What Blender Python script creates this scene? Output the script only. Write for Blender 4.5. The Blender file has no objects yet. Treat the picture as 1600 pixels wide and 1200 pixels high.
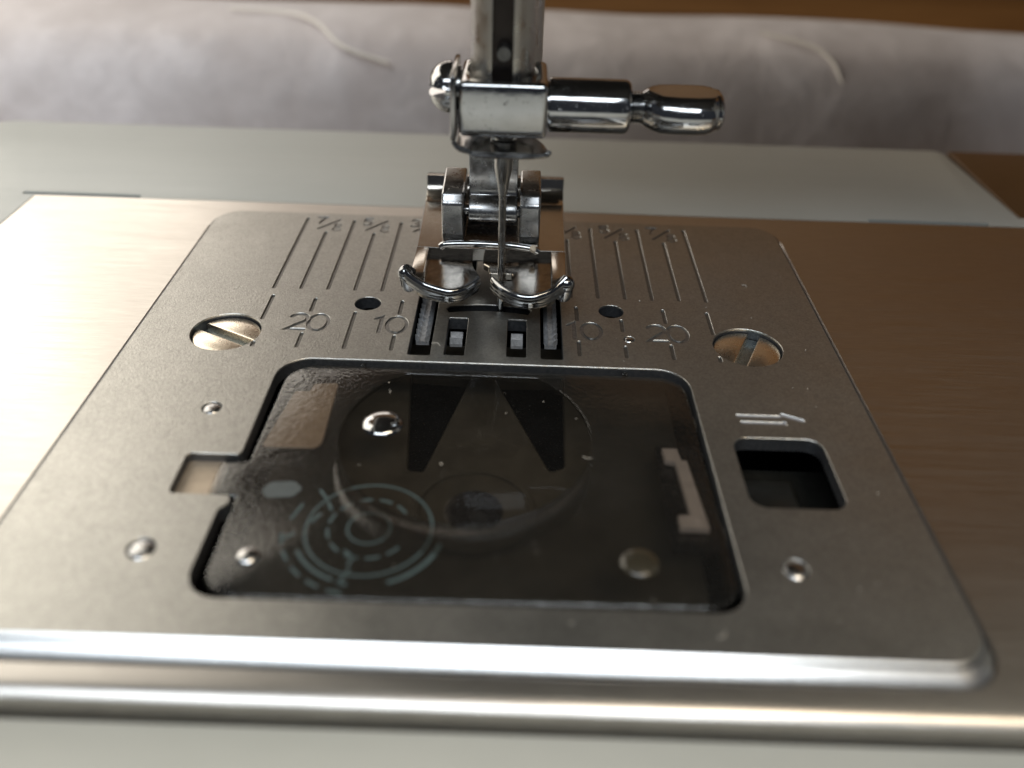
import bpy, bmesh, math, random
from math import sin, cos, pi, radians as R, hypot, atan2
from mathutils import Vector, Matrix, noise
from mathutils.geometry import delaunay_2d_cdt
random.seed(7)
S = 0.001                      # everything below is written in millimetres
sc = bpy.context.scene
C = bpy.context.collection

# ------------------------------------------------------------------ camera
cam = bpy.data.objects.new('camera', bpy.data.cameras.new('camera'))
C.objects.link(cam)
TH, ROLL = 0.6184, 0.0333
cam.location = (2.929*S, -76.201*S, 50.385*S)
_f = Vector((0, cos(TH), -sin(TH))); _r = Vector((1, 0, 0)); _u = Vector((0, sin(TH), cos(TH)))
_r2 = _r*cos(ROLL) + _u*sin(ROLL); _u2 = _u*cos(ROLL) - _r*sin(ROLL)
cam.rotation_mode = 'QUATERNION'
cam.rotation_quaternion = Matrix(((_r2.x, _u2.x, -_f.x), (_r2.y, _u2.y, -_f.y), (_r2.z, _u2.z, -_f.z))).to_quaternion()
cam.data.sensor_width = 36.0
cam.data.lens = 1350/1600*36.0
cam.data.clip_start = 0.002
cam.data.clip_end = 10
cam.data.dof.use_dof = True
cam.data.dof.focus_distance = 0.097
cam.data.dof.aperture_fstop = 15.5
sc.camera = cam

# ------------------------------------------------------------------ world, lamps, exposure
w = bpy.data.worlds.new('World'); sc.world = w; w.use_nodes = True
w.node_tree.nodes['Background'].inputs[0].default_value = (0.62, 0.68, 0.80, 1)
w.node_tree.nodes['Background'].inputs[1].default_value = 0.055

def area(name, loc, target, sx, sy, radiance, col):
    l = bpy.data.lights.new(name, 'AREA'); l.shape = 'RECTANGLE'
    l.size = sx*S; l.size_y = sy*S
    l.energy = radiance*pi*sx*sy*S*S*1.0
    l.color = col
    o = bpy.data.objects.new(name, l); C.objects.link(o)
    o.location = Vector(loc)*S
    o.rotation_euler = (Vector(target)-Vector(loc)).to_track_quat('-Z', 'Y').to_euler()
    return o
# windows of the room: one to the left behind the machine, one low beyond it, one high behind the photographer
area('window_light_left', (-262, 135, 165), (-60, 0, 0), 240, 290, 2.7, (1.0, 0.93, 0.80))
area('window_light_back', (-310, 480, 250), (-60, 10, 0), 210, 180, 2.5, (1.0, 0.92, 0.80))
area('window_light_far', (-215, 560, 186), (0, 0, 0), 450, 96, 2.0, (1.0, 0.92, 0.82))
area('window_light_front', (-60, -330, 420), (0, -20, 0), 520, 170, 7.6, (0.88, 0.95, 1.0))
area('wall_fill_light', (330, -300, 800), (200, 700, 300), 500, 300, 10.5, (1.0, 0.83, 0.60))  # added lamp facing the wall, brightens the brown it reflects in the steel

sc.view_settings.view_transform = 'Standard'
sc.view_settings.look = 'None'
sc.view_settings.exposure = 0.0
sc.view_settings.gamma = 1.0
sc.render.engine = 'CYCLES'
sc.cycles.use_denoising = True
sc.cycles.max_bounces = 10
sc.cycles.transparent_max_bounces = 12
sc.cycles.sample_clamp_indirect = 4.0

# ------------------------------------------------------------------ material helpers
class NT:
    def __init__(s, name):
        s.m = bpy.data.materials.new(name); s.m.use_nodes = True
        s.t = s.m.node_tree; s.n = s.t.nodes
        s.b = s.n['Principled BSDF']; s.out = s.n['Material Output']
        s.tc = s.n.new('ShaderNodeTexCoord')
    def link(s, a, b): s.t.links.new(a, b)
    def map(s, scale=(1, 1, 1), rot=(0, 0, 0), loc=(0, 0, 0)):
        m = s.n.new('ShaderNodeMapping'); s.link(s.tc.outputs['Object'], m.inputs[0])
        m.inputs['Scale'].default_value = [k/S for k in scale]; m.inputs['Rotation'].default_value = rot
        m.inputs['Location'].default_value = loc
        return m.outputs[0]
    def noise(s, v, scale=1, detail=3, rough=.55, dist=0):
        n = s.n.new('ShaderNodeTexNoise'); s.link(v, n.inputs['Vector'])
        n.inputs['Scale'].default_value = scale; n.inputs['Detail'].default_value = detail
        n.inputs['Roughness'].default_value = rough; n.inputs['Distortion'].default_value = dist
        return n.outputs['Fac']
    def ramp(s, fac, stops):
        r = s.n.new('ShaderNodeValToRGB'); s.link(fac, r.inputs[0])
        e = r.color_ramp.elements
        while len(e) < len(stops): e.new(.5)
        for k, (p, c) in enumerate(stops):
            e[k].position = p; e[k].color = (c, c, c, 1) if isinstance(c, (int, float)) else (*c, 1)
        return r.outputs[0]
    def math(s, op, a, b=0.0):
        n = s.n.new('ShaderNodeMath'); n.operation = op
        for i, x in enumerate((a, b)):
            if isinstance(x, (int, float)): n.inputs[i].default_value = x
            else: s.link(x, n.inputs[i])
        return n.outputs[0]
    def bump(s, h, dist, strength=1.0, prev=None):
        b = s.n.new('ShaderNodeBump'); s.link(h, b.inputs['Height'])
        b.inputs['Distance'].default_value = dist*S; b.inputs['Strength'].default_value = strength
        if prev: s.link(prev, b.inputs['Normal'])
        return b.outputs[0]
    def set(s, **k):
        names = dict(col='Base Color', metal='Metallic', rough='Roughness', spec='Specular IOR Level', aniso='Anisotropic',
                     coat='Coat Weight', coatr='Coat Roughness', normal='Normal', sheen='Sheen Weight', ior='IOR')
        for q, v in k.items():
            i = s.b.inputs[names[q]]
            if hasattr(v, 'is_output') or isinstance(v, bpy.types.NodeSocket): s.link(v, i)
            else: i.default_value = (*v, 1) if isinstance(v, tuple) else v
        return s.m

def simple(name, col, metal=0, rough=.5, var=.12, nscale=.6, bump=0, **k):
    t = NT(name)
    n = t.noise(t.map(), nscale, 4)
    c = t.ramp(n, [(.3, tuple(x*(1-var) for x in col)), (.7, tuple(min(1, x*(1+var)) for x in col))])
    r = t.ramp(t.noise(t.map(loc=(3, 1, 2)), nscale*2.3, 3), [(.3, max(.02, rough*(1-var))), (.7, rough*(1+var))])
    t.set(col=c, metal=metal, rough=r, **k)
    if bump: t.set(normal=t.bump(t.noise(t.map(), 6, 2), bump))
    return t.m

# brushed steel: streaks along X
t = NT('brushed_steel')
g = t.noise(t.map((.10, 3.2, 1)), 1.0, 5, .7)
g2 = t.noise(t.map((.45, 7.0, 1), loc=(5, 2, 0)), 1.0, 3, .6)
col = t.ramp(g2, [(.30, (.47, .45, .43)), (.60, (.52, .50, .475)), (.80, (.60, .58, .55))])
rg = t.ramp(g, [(.25, .27), (.75, .40)])
t.set(col=col, metal=1.0, rough=rg, normal=t.bump(g2, .008, .7, t.bump(g, .006, .7)))
STEEL = t.m
# satin blasted needle plate
t = NT('satin_plate')
g = t.noise(t.map(), 5.5, 2, .6)
big = t.noise(t.map(), .09, 4, .6)
spots = t.noise(t.map(loc=(9, 4, 1)), .7, 6, .75)
fine = t.noise(t.map(loc=(1, 8, 1)), 4.2, 3, .7)
mixf = t.math('ADD', t.math('MULTIPLY', spots, .25), t.math('MULTIPLY', fine, .75))
col = t.ramp(mixf, [(.34, (.29, .289, .275)), (.5, (.365, .363, .348)), (.66, (.45, .447, .43))])
sc1 = t.ramp(t.noise(t.map((.035, 1.3, 1), rot=(0, 0, .5)), 1.0, 4, .6), [(.70, 0.0), (.715, 1.0)])
sc2 = t.ramp(t.noise(t.map((1.1, .03, 1), rot=(0, 0, .35), loc=(3, 2, 0)), 1.0, 4, .6), [(.71, 0.0), (.725, 1.0)])
smu = t.noise(t.map((.12, .2, 1), rot=(0, 0, .8), loc=(2, 2, 0)), 1.0, 5, .65)
t.set(col=col, metal=.92, rough=t.ramp(t.math('ADD', t.math('MULTIPLY', big, .4), t.math('MULTIPLY', smu, .6)), [(.32, .275), (.62, .36)]), normal=t.bump(sc1, -.012, .6, t.bump(sc2, -.012, .6, t.bump(g, .035, .85))))
SATIN = t.m
BEVEL = simple('brightened_bevel', (.86, .87, .88), 1.0, .30, .04, 1.2, .01)  # lighter copy of the plate steel, puts the bevel's highlight into its colour
t = NT('plate_shaded_edge'); t.set(col=t.ramp(t.noise(t.map(), 3, 3), [(.3, (.07, .075, .085)), (.7, (.12, .125, .135))]), metal=.8, rough=.45); SHADED_EDGE = t.m  # plate steel darkened in colour so the opening walls look shaded
t = NT('groove_metal'); t.set(col=t.ramp(t.noise(t.map(), 2, 3), [(.3, (.14, .14, .133)), (.7, (.21, .205, .20))]), metal=.9, rough=.4); GROOVE = t.m
t = NT('numeral_metal'); t.set(col=t.ramp(t.noise(t.map(), 2, 3), [(.3, (.20, .20, .20)), (.7, (.34, .34, .34))]), metal=.9, rough=.38); NUMERAL = t.m
t = NT('arrow_metal'); t.set(col=t.ramp(t.noise(t.map(), 2, 3), [(.3, (.40, .42, .48)), (.7, (.58, .60, .66))]), metal=.7, rough=.42); ARROW = t.m
# chrome with pits and smudges
def chrome(name, col, rough=.07, b=.010):
    t = NT(name)
    pit = t.ramp(t.noise(t.map(), 2.6, 5, .7), [(.30, 0.0), (.36, 1.0)])
    sm = t.noise(t.map(loc=(2, 7, 3)), .55, 4, .6)
    c = t.ramp(sm, [(.35, tuple(x*.86 for x in col)), (.65, col)])
    t.set(col=c, metal=1.0, rough=t.ramp(sm, [(.35, rough), (.72, rough*2.3)]), normal=t.bump(t.noise(t.map(), .9, 3, .5), b, .8, t.bump(pit, .02, .6)))
    return t.m
CHROME = chrome('chrome', (.50, .505, .515))
CHROME_DARK = chrome('dark_chrome', (.48, .48, .48), .12)
CAST = chrome('cast_chrome', (.46, .465, .475), .16, .016)
BARMETAL = chrome('ground_steel_bar', (.60, .58, .54), .22, .006)
NEEDLEM = chrome('needle_steel', (.40, .40, .40), .16, .002)
SCREWM = simple('screw_face_steel', (.84, .77, .66), 1.0, .28, .07, .8, .010)
SLOTM = simple('screw_slot_steel', (.25, .28, .28), .9, .3, .2, 1.5)
PLASTIC = simple('grey_machine_plastic', (.49, .505, .485), 0, .34, .02, .05, .006, spec=.22)
t = NT('grey_machine_plastic')
sc3 = t.noise(t.map((.03, .05, .03)), 1.0, 6, .7); sc4 = t.noise(t.map((.02, .9, .5), rot=(0, 0, .2)), 1.0, 4, .6)
t.set(col=t.ramp(sc3, [(.3, (.455, .475, .455)), (.7, (.51, .525, .505))]), spec=.24,
      rough=t.ramp(t.math('ADD', t.math('MULTIPLY', sc3, .5), t.math('MULTIPLY', sc4, .5)), [(.35, .28), (.65, .44)]), normal=t.bump(t.noise(t.map(), 3.5, 3, .6), .012, .7))
PLASTIC = t.m
PLASTIC_DARK = simple('dark_gap_plastic', (.05, .05, .05), 0, .5)
BLACK = simple('black_plastic', (.012, .012, .014), 0, .28, .3, .5, .01)
HOOKM = simple('dark_hook_plastic', (.045, .041, .034), 0, .38, .2, .4, .01)
SPRING = simple('tan_spring_steel', (.60, .47, .37), .35, .45, .10, .8, .02)
LATCH = simple('pale_latch_metal', (.72, .66, .66), .15, .40, .12, .8)
FEED = simple('feed_dog_steel', (.40, .41, .43), .55, .34, .25, 2.0, .02)
RED = simple('copper_smear', (.5, .25, .18), .6, .4)

# smoky cover: thin transparent plastic
def smoky(name, tint, rough, bumpd, bscale, haze, hcol, ior=1.49):
    t = NT(name)
    nb = t.bump(t.noise(t.map((1, 1, 1)), bscale, 2, .5), bumpd, 1.0) if bumpd else None
    tr = t.n.new('ShaderNodeBsdfTransparent'); tr.inputs[0].default_value = (*tint, 1)
    gl = t.n.new('ShaderNodeBsdfGlossy'); gl.inputs['Roughness'].default_value = rough; gl.inputs[0].default_value = (1, 1, 1, 1)
    df = t.n.new('ShaderNodeBsdfDiffuse'); df.inputs[0].default_value = (*hcol, 1)
    fr = t.n.new('ShaderNodeFresnel'); fr.inputs[0].default_value = ior
    if nb:
        t.link(nb, gl.inputs['Normal']); t.link(nb, fr.inputs['Normal'])
    m1 = t.n.new('ShaderNodeMixShader')
    hz = t.ramp(t.noise(t.map(loc=(4, 0, 2)), .5, 5, .7), [(.3, haze*.8), (.7, haze*1.2)])
    t.link(hz, m1.inputs[0]); t.link(tr.outputs[0], m1.inputs[1]); t.link(df.outputs[0], m1.inputs[2])
    m2 = t.n.new('ShaderNodeMixShader')
    ge = t.n.new('ShaderNodeNewGeometry')          # reflect once, on the outer face of the thin sheet
    t.link(t.math('MULTIPLY', fr.outputs[0], t.math('SUBTRACT', 1.0, ge.outputs['Backfacing'])), m2.inputs[0]); t.link(m1.outputs[0], m2.inputs[1]); t.link(gl.outputs[0], m2.inputs[2])
    t.link(m2.outputs[0], t.out.inputs[0])
    return t.m
COVER = smoky('smoky_textured_plastic', (.66, .645, .62), .15, .045, 2.6, .03, (.15, .15, .145))
WINDOW = smoky('smoky_clear_plastic', (.78, .76, .73), .04, .004, .6, .015, (.15, .15, .15), 1.11)
t = NT('pale_teal_print'); t.set(col=t.ramp(t.noise(t.map(), 1.5, 4), [(.3, (.028, .050, .054)), (.7, (.046, .074, .078))]), rough=.55); PRINT = t.m

# wood, fabric
t = NT('brown_wood')
v = t.map((.004, .03, .004), rot=(0, 0, .03))
wv = t.noise(v, 1.0, 6, .6, 1.2)
f2 = t.noise(t.map((.02, .4, .02)), 1.0, 4, .6)
c = t.ramp(wv, [(.3, (.14, .068, .022)), (.5, (.24, .125, .045)), (.7, (.33, .185, .070))])
t.set(col=c, rough=.45, normal=t.bump(f2, .1, .3))
WOOD = t.m
t = NT('grey_woven_fabric')
wv = t.noise(t.map((.02, .012, .02), loc=(1, 3, 0)), 1.0, 5, .55, .6)
w2 = t.noise(t.map((.09, .05, .09), loc=(7, 3, 0)), 1.0, 4, .6, .3)
mx = t.math('ADD', t.math('MULTIPLY', wv, .6), t.math('MULTIPLY', w2, .4))
c = t.ramp(mx, [(.34, (.54, .485, .485)), (.5, (.67, .62, .63)), (.64, (.86, .81, .83))])
wr = t.bump(t.noise(t.map(), 2.5, 2), .15, .5, t.bump(w2, 2.0, .4))
t.set(col=c, rough=.85, sheen=.3, normal=wr)
FABRIC = t.m
LIPM = chrome('dark_lip_chrome', (.36, .365, .375), .08)
t = NT('pale_thread'); t.set(col=(.93, .88, .82), rough=.8); THREAD = t.m

# ------------------------------------------------------------------ geometry helpers (mm, world axes)
def wpos(o):
    v = Vector((0, 0, 0))
    while o: v += o.location; o = o.parent
    return v
def thing(name, label, cat, base=(0, 0, 0), group=None):
    o = bpy.data.objects.new(name, None); C.objects.link(o)
    o.empty_display_size = .01
    o.location = Vector(base)*S; o['label'] = label; o['category'] = cat
    if group: o['group'] = group
    return o
def put(name, bm, mat, parent=None, smooth=True, ang=32, label=None, kind=None, cat=None, group=None, origin=None):
    bmesh.ops.remove_doubles(bm, verts=bm.verts[:], dist=1e-5)
    bmesh.ops.recalc_face_normals(bm, faces=bm.faces[:])
    xs = [v.co.copy() for v in bm.verts]
    lo = Vector([min(p[i] for p in xs) for i in range(3)]); hi = Vector([max(p[i] for p in xs) for i in range(3)])
    c = Vector(origin) if origin else (lo+hi)/2
    for v in bm.verts: v.co = (v.co-c)*S
    me = bpy.data.meshes.new(name); bm.to_mesh(me); bm.free()
    for m in (mat if isinstance(mat, (list, tuple)) else [mat]): me.materials.append(m)
    if smooth:
        for p in me.polygons: p.use_smooth = True
        me.set_sharp_from_angle(angle=R(ang))
    o = bpy.data.objects.new(name, me); C.objects.link(o)
    o.location = c*S - (wpos(parent) if parent else Vector((0, 0, 0)))
    if parent: o.parent = parent
    if label: o['label'] = label
    if kind: o['kind'] = kind
    if cat: o['category'] = cat
    if group: o['group'] = group
    return o
def like(src, parent, d, label=None, rotz=0):
    o = src.copy(); C.objects.link(o); o.parent = parent
    o.location = src.location + Vector(d)*S
    if rotz: o.rotation_euler.z += rotz
    if label: o['label'] = label
    return o
def bevel(bm, off, seg=3, ang=25, sel=None):
    es = [e for e in bm.edges if len(e.link_faces) == 2 and e.calc_face_angle(0) > R(ang) and (sel is None or sel(e))]
    bmesh.ops.bevel(bm, geom=es, offset=off, segments=seg, profile=.5, affect='EDGES', clamp_overlap=True)
def box(x0, x1, y0, y1, z0, z1, bv=0, seg=3, bm=None):
    b = bmesh.new()
    v = [b.verts.new((x, y, z)) for x in (x0, x1) for y in (y0, y1) for z in (z0, z1)]
    for f in ((0, 1, 3, 2), (4, 6, 7, 5), (0, 4, 5, 1), (2, 3, 7, 6), (0, 2, 6, 4), (1, 5, 7, 3)): b.faces.new([v[i] for i in f])
    bmesh.ops.recalc_face_normals(b, faces=b.faces[:])
    if bv: bevel(b, bv, seg)
    return merge(bm, b)
def merge(a, b):
    if a is None: return b
    me = bpy.data.meshes.new('tmp'); b.to_mesh(me); b.free(); a.from_mesh(me); bpy.data.meshes.remove(me)
    return a
def lathe(prof, axis='z', at=(0, 0, 0), n=48, bm=None, fn=None):
    """prof: (radius, height) pairs; radius 0 closes."""
    b = bmesh.new(); rings = []
    def P(r, h, a):
        c_, s_ = r*cos(a), r*sin(a)
        p = (c_, s_, h) if axis == 'z' else (h, c_, s_) if axis == 'x' else (s_, h, c_)
        p = Vector(p)+Vector(at)
        return fn(p) if fn else p
    for r, h in prof:
        if r < 1e-6: rings.append([b.verts.new(P(0, h, 0))])
        else: rings.append([b.verts.new(P(r, h, 2*pi*k/n)) for k in range(n)])
    for A, B in zip(rings, rings[1:]):
        for k in range(n):
            q = []
            for rg, i in ((A, k), (A, k+1), (B, k+1), (B, k)):
                v = rg[i % len(rg)]
                if v not in q: q.append(v)
            if len(q) > 2: b.faces.new(q)
    for rg in (rings[0], rings[-1]):
        if len(rg) > 1: b.faces.new(rg)
    return merge(bm, b)
def tube(path, rad, n=12, bm=None, sq=(1, 1), cap=True):
    b = bmesh.new(); pts = [Vector(p) for p in path]; rings = []
    if not hasattr(rad, '__len__'): rad = [rad]*len(pts)
    side = None
    for i, p in enumerate(pts):
        d = (pts[min(i+1, len(pts)-1)]-pts[max(i-1, 0)]).normalized()
        up = Vector((0, 0, 1)) if abs(d.z) < .95 else Vector((0, 1, 0))
        s = d.cross(up).normalized(); u = s.cross(d).normalized()
        rings.append([b.verts.new(p+(s*cos(2*pi*k/n)*sq[0]+u*sin(2*pi*k/n)*sq[1])*rad[i]) for k in range(n)])
    for A, B in zip(rings, rings[1:]):
        for k in range(n): b.faces.new((A[k], A[(k+1) % n], B[(k+1) % n], B[k]))
    if cap: b.faces.new(rings[0]); b.faces.new(rings[-1])
    return merge(bm, b)
def spline(pts, n=8):
    """Catmull-Rom through pts"""
    P = [Vector(p) for p in pts]; P = [P[0]*2-P[1]]+P+[P[-1]*2-P[-2]]; out = []
    for i in range(1, len(P)-2):
        for k in range(n):
            t = k/n; a, b_, c, d = P[i-1:i+3]
            out.append(.5*((2*b_)+(c-a)*t+(2*a-5*b_+4*c-d)*t*t+(3*b_-a-3*c+d)*t**3))
    return out+[P[-2]]
def rrect(x0, x1, y0, y1, r, n=6, rr=None):
    rr = rr or [r]*4; out = []
    for (cx, cy, a0, q) in ((x1, y1, 0, rr[0]), (x0, y1, 90, rr[1]), (x0, y0, 180, rr[2]), (x1, y0, 270, rr[3])):
        sx = 1 if cx == x1 else -1; sy = 1 if cy == y1 else -1
        for k in range(n+1):
            a = R(a0+90*k/n); out.append((cx-sx*q+q*cos(a), cy-sy*q+q*sin(a)))
    return out
def circle(x, y, r, n=40, ry=None): return [(x+r*cos(2*pi*k/n), y+(ry or r)*sin(2*pi*k/n)) for k in range(n)]
def roundpoly(pts, r, n=4):
    out = []; N = len(pts)
    for i in range(N):
        p = Vector(pts[i]); a = Vector(pts[i-1])-p; b_ = Vector(pts[(i+1) % N])-p
        q = min(r, a.length*.45, b_.length*.45)
        if q < 1e-3: out.append(tuple(p)); continue
        A = p+a.normalized()*q; B = p+b_.normalized()*q
        for k in range(n+1):
            t = k/n; out.append(tuple(A*(1-t)**2+p*2*t*(1-t)+B*t*t))
    return out
def area2(l): return sum(a[0]*b_[1]-b_[0]*a[1] for a, b_ in zip(l, l[1:]+l[:1]))/2
def clean(l):
    out = []
    for p in l:
        if not out or hypot(p[0]-out[-1][0], p[1]-out[-1][1]) > 2e-3: out.append((p[0], p[1]))
    if hypot(out[0][0]-out[-1][0], out[0][1]-out[-1][1]) < 2e-3: out.pop()
    return out
def inset(l, d):
    """move loop towards its left side by d"""
    if abs(d) < 1e-9: return list(l)
    N = len(l); out = []
    for i in range(N):
        p = Vector(l[i]); a = (p-Vector(l[i-1])).normalized(); b_ = (Vector(l[(i+1) % N])-p).normalized()
        n1 = Vector((-a.y, a.x)); n2 = Vector((-b_.y, b_.x)); m = (n1+n2)
        if m.length < 1e-4: m = n1
        m.normalize(); k = d/max(.45, m.dot(n1)); out.append(tuple(p+m*k))
    return out
def cap(b, loops):
    """fill between loops of bmesh verts lying in one level (even-odd)"""
    flat = [v for l in loops for v in l]; z = flat[0].co.z; es = []; i0 = 0; L2 = []
    for l in loops:
        n = len(l); es += [(i0+k, i0+(k+1) % n) for k in range(n)]; i0 += n
        p = [(v.co.x, v.co.y) for v in l]
        L2.append((p, min(a for a, _ in p), max(a for a, _ in p), min(c for _, c in p), max(c for _, c in p)))
    vs, _, fs, ov, _, _ = delaunay_2d_cdt([Vector((v.co.x, v.co.y)) for v in flat], es, [], 0, 1e-6)
    bv = [flat[o[0]] if o else b.verts.new((v.x, v.y, z)) for v, o in zip(vs, ov)]
    for f in fs:
        x = sum(vs[i].x for i in f)/3; y = sum(vs[i].y for i in f)/3; c = 0
        for p, x0, x1, y0, y1 in L2:
            if not (x0 <= x <= x1 and y0 <= y <= y1): continue
            j = len(p)-1
            for i in range(len(p)):
                (xi, yi), (xj, yj) = p[i], p[j]
                if (yi > y) != (yj > y) and x < (xj-xi)*(y-yi)/(yj-yi)+xi: c += 1
                j = i
        if c % 2:
            try: b.faces.new([bv[i] for i in f])
            except ValueError: pass
def plate(outer, holes, rings, hrings=None, bottom=True, outer_loops=None, bm=None):
    """flat plate with holes. rings: (inset, z) from the top face down; outer_loops: explicit [(loop, z)] for the outline."""
    b = bmesh.new(); hrings = hrings or rings
    outer = clean(outer)
    if area2(outer) < 0: outer.reverse()
    H = []
    for h in holes:
        h = clean(h)
        if area2(h) > 0: h.reverse()
        H.append(h)
    stacks = []
    if outer_loops: stacks.append([[(*p, z) for p in l] for l, z in outer_loops])
    else: stacks.append([[(*p, z) for p in inset(outer, d)] for d, z in rings])
    for h in H: stacks.append([[(*p, z) for p in inset(h, d)] for d, z in hrings])
    V = [[[b.verts.new(p) for p in lp] for lp in st] for st in stacks]
    for st in V:
        for A, B in zip(st, st[1:]):
            n = len(A)
            for k in range(n):
                try: b.faces.new((A[k], A[(k+1) % n], B[(k+1) % n], B[k]))
                except ValueError: pass
    for idx in ((0, -1) if bottom else (0,)):
        cap(b, [st[idx] for st in V])
    return merge(bm, b)
def stroke(pts, wd, closed=False):
    """outline loop(s) of a pen stroke along pts"""
    P = [Vector(p) for p in pts]; N = len(P); L, Rr = [], []
    for i in range(N):
        if closed: a = (P[i]-P[i-1]).normalized(); c = (P[(i+1) % N]-P[i]).normalized()
        else:
            a = (P[i]-P[i-1]).normalized() if i else (P[1]-P[0]).normalized()
            c = (P[i+1]-P[i]).normalized() if i < N-1 else a
        m = Vector((-(a+c).y, (a+c).x)).normalized(); n1 = Vector((-a.y, a.x)); k = wd/2/max(.5, m.dot(n1))
        L.append(tuple(P[i]+m*k)); Rr.append(tuple(P[i]-m*k))
    if closed: return [L, Rr]
    d = (P[-1]-P[-2]).normalized(); e = (P[0]-P[1]).normalized()
    return [Rr+[tuple(P[-1]+d*wd*.4)]+L[::-1]+[tuple(P[0]+e*wd*.4)]]
def digit(ch, x, y, h, wd):
    """single-line numerals, cell width .62h, centred on x, y"""
    s = h; W = .29*s
    def T(pts): return [(x+px*s, y+py*s) for px, py in pts]
    def arc(cx, cy, rx, ry, a0, a1, n=10): return [(cx+rx*cos(R(a0+(a1-a0)*k/n)), cy+ry*sin(R(a0+(a1-a0)*k/n))) for k in range(n+1)]
    if ch == '0': return stroke(T([(.29*cos(2*pi*k/24), .46*sin(2*pi*k/24)) for k in range(24)]), wd, True)
    if ch == '1': return stroke(T([(-.16, .30), (.04, .46), (.04, -.46)]), wd)
    if ch == '2': return stroke(T(arc(0, .2, .26, .26, 165, -30)+[(-.08, -.22), (-.28, -.44), (.29, -.44)]), wd)
    if ch == '7': return stroke(T([(-.27, .44), (.27, .44), (.05, .0), (-.05, -.46)]), wd)
    if ch == '5': return stroke(T([(.24, .45), (-.20, .45), (-.24, .06)]+arc(-.02, -.16, .27, .29, 130, -150)), wd)
    if ch == '3': return stroke(T(arc(-.02, .22, .24, .23, 150, -75, 8)+[(.0, .0)]+arc(-.02, -.22, .27, .24, 70, -150, 9)), wd)
    if ch == '8':
        q = wd/s
        return (stroke(T([(.18*cos(2*pi*k/16), .255+.15*sin(2*pi*k/16)) for k in range(16)]), wd, True) +
                stroke(T([(.22*cos(2*pi*k/16), -.245+.17*sin(2*pi*k/16)) for k in range(16)]), wd, True))
    if ch == '/': return stroke(T([(-.42, -.50), (.42, .50)]), wd)
    return []

# ------------------------------------------------------------------ the table, the wall and the cloth behind
put('table', box(-900, 900, -500, 700, -120, -90, 2), WOOD, kind='structure')
put('wall', box(-900, 900, 700, 730, -90, 1100), WOOD, kind='structure')

def fabric_mesh():
    prof = [(96, -89), (98, -60), (101, -30), (106, -8), (113, 0.5), (124, 3.2), (140, 3.4), (155, 1.4), (165, -3), (171, -14), (176, -40), (180, -89)]
    sp = spline([(0, a, b_) for a, b_ in prof], 5); b = bmesh.new(); nx = 90; rows = []
    for i in range(nx+1):
        x = -260+520*i/nx; col_ = []
        for q in sp:
            sk = 1 + .0*x
            wv = noise.noise(Vector((x*.02, q.y*.03, 1)))*1.6+noise.noise(Vector((x*.045, q.y*.02, 5)))*.4
            f = max(0, min(1, (q.z+60)/60))
            tip = (-.00016*max(0, x-40)**2)*(1 if q.y > 118 else 0)*min(1, (q.y-118)/30)
            col_.append(b.verts.new((x, q.y+wv*f+tip*5-x*.02, q.z+wv*.35*f+tip*.2)))
        rows.append(col_)
    for A, B in zip(rows, rows[1:]):
        for k in range(len(A)-1): b.faces.new((A[k], B[k], B[k+1], A[k+1]))
    bmesh.ops.solidify(b, geom=b.faces[:], thickness=1.2)
    return b
f = put('fabric_roll', fabric_mesh(), FABRIC, ang=80)
f['label'] = 'folded grey mottled cloth lying behind the machine bed, brighter along its top'; f['category'] = 'fabric'
def loose_thread(pts, label):
    t = put('thread', tube([q+Vector((0, 0, .2)) for q in spline(pts, 8)], .42, 6), THREAD)
    t['label'] = label; t['category'] = 'thread'; t['group'] = 'pale threads lying on the grey cloth'
loose_thread([(-64, 132, 4.2), (-50, 128, 4.6), (-42, 121, 4.2), (-35, 112, 1.8), (-25, 109, -.5)], 'pale curved thread on the cloth, left of the needle bar')
loose_thread([(55, 124, 4.5), (66, 116, 3.2), (70, 109, -2), (70, 104, -12), (69.5, 102, -24)], 'pale thread hanging down the cloth, right of the thumb screw')

# ------------------------------------------------------------------ the machine bed
mach = thing('sewing_machine', 'silver grey sewing machine bed with brushed steel top around the needle plate', 'sewing machine', (0, 0, -90))
BT = -1.1                                   # top of the steel
bedL = [(-66, -41.6), (130, -41.6), (130, 38.5), (-66, 38.5)]
np_hole = rrect(-38.72, 38.72, -38.95, 34.3, 3.9, 8)
def fr(l, dy, dz):                          # front edge rolled over
    return [(x, y-dy if y < -41 else y) for x, y in l]
bedO = [(-66.2, -40.5)]+[(130, -40.5), (130, 38.95), (-66.2, 38.95)]
def edge(dy): return [(x, y-dy if y < -40 else y) for x, y in bedO]
put('bed_plate', plate(edge(0), [np_hole], None, [(.16, BT), (0, BT-.12), (0, -3.2)],
    outer_loops=[(edge(0), BT), (edge(.35), BT-.05), (edge(.75), BT-.22), (edge(1.05), BT-.5), (edge(1.2), BT-.9), (edge(1.2), -3.9)], bottom=False), STEEL, mach, ang=25)
rc = [(-89, -41.7), (-66.35, -41.7), (-66.35, 39.1), (-68.2, 39.1), (-68.2, 40.0), (-51.3, 40.0), (-51.3, 39.1), (53.3, 39.1), (53.3, 40.0), (70.8, 40.0), (70.8, 39.1),
      (130, 39.1), (130, 42.1), (76.1, 42.1), (76.1, 69.4), (75, 70.4), (-84.5, 70.4), (-88, 69), (-89, 65)]
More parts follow.
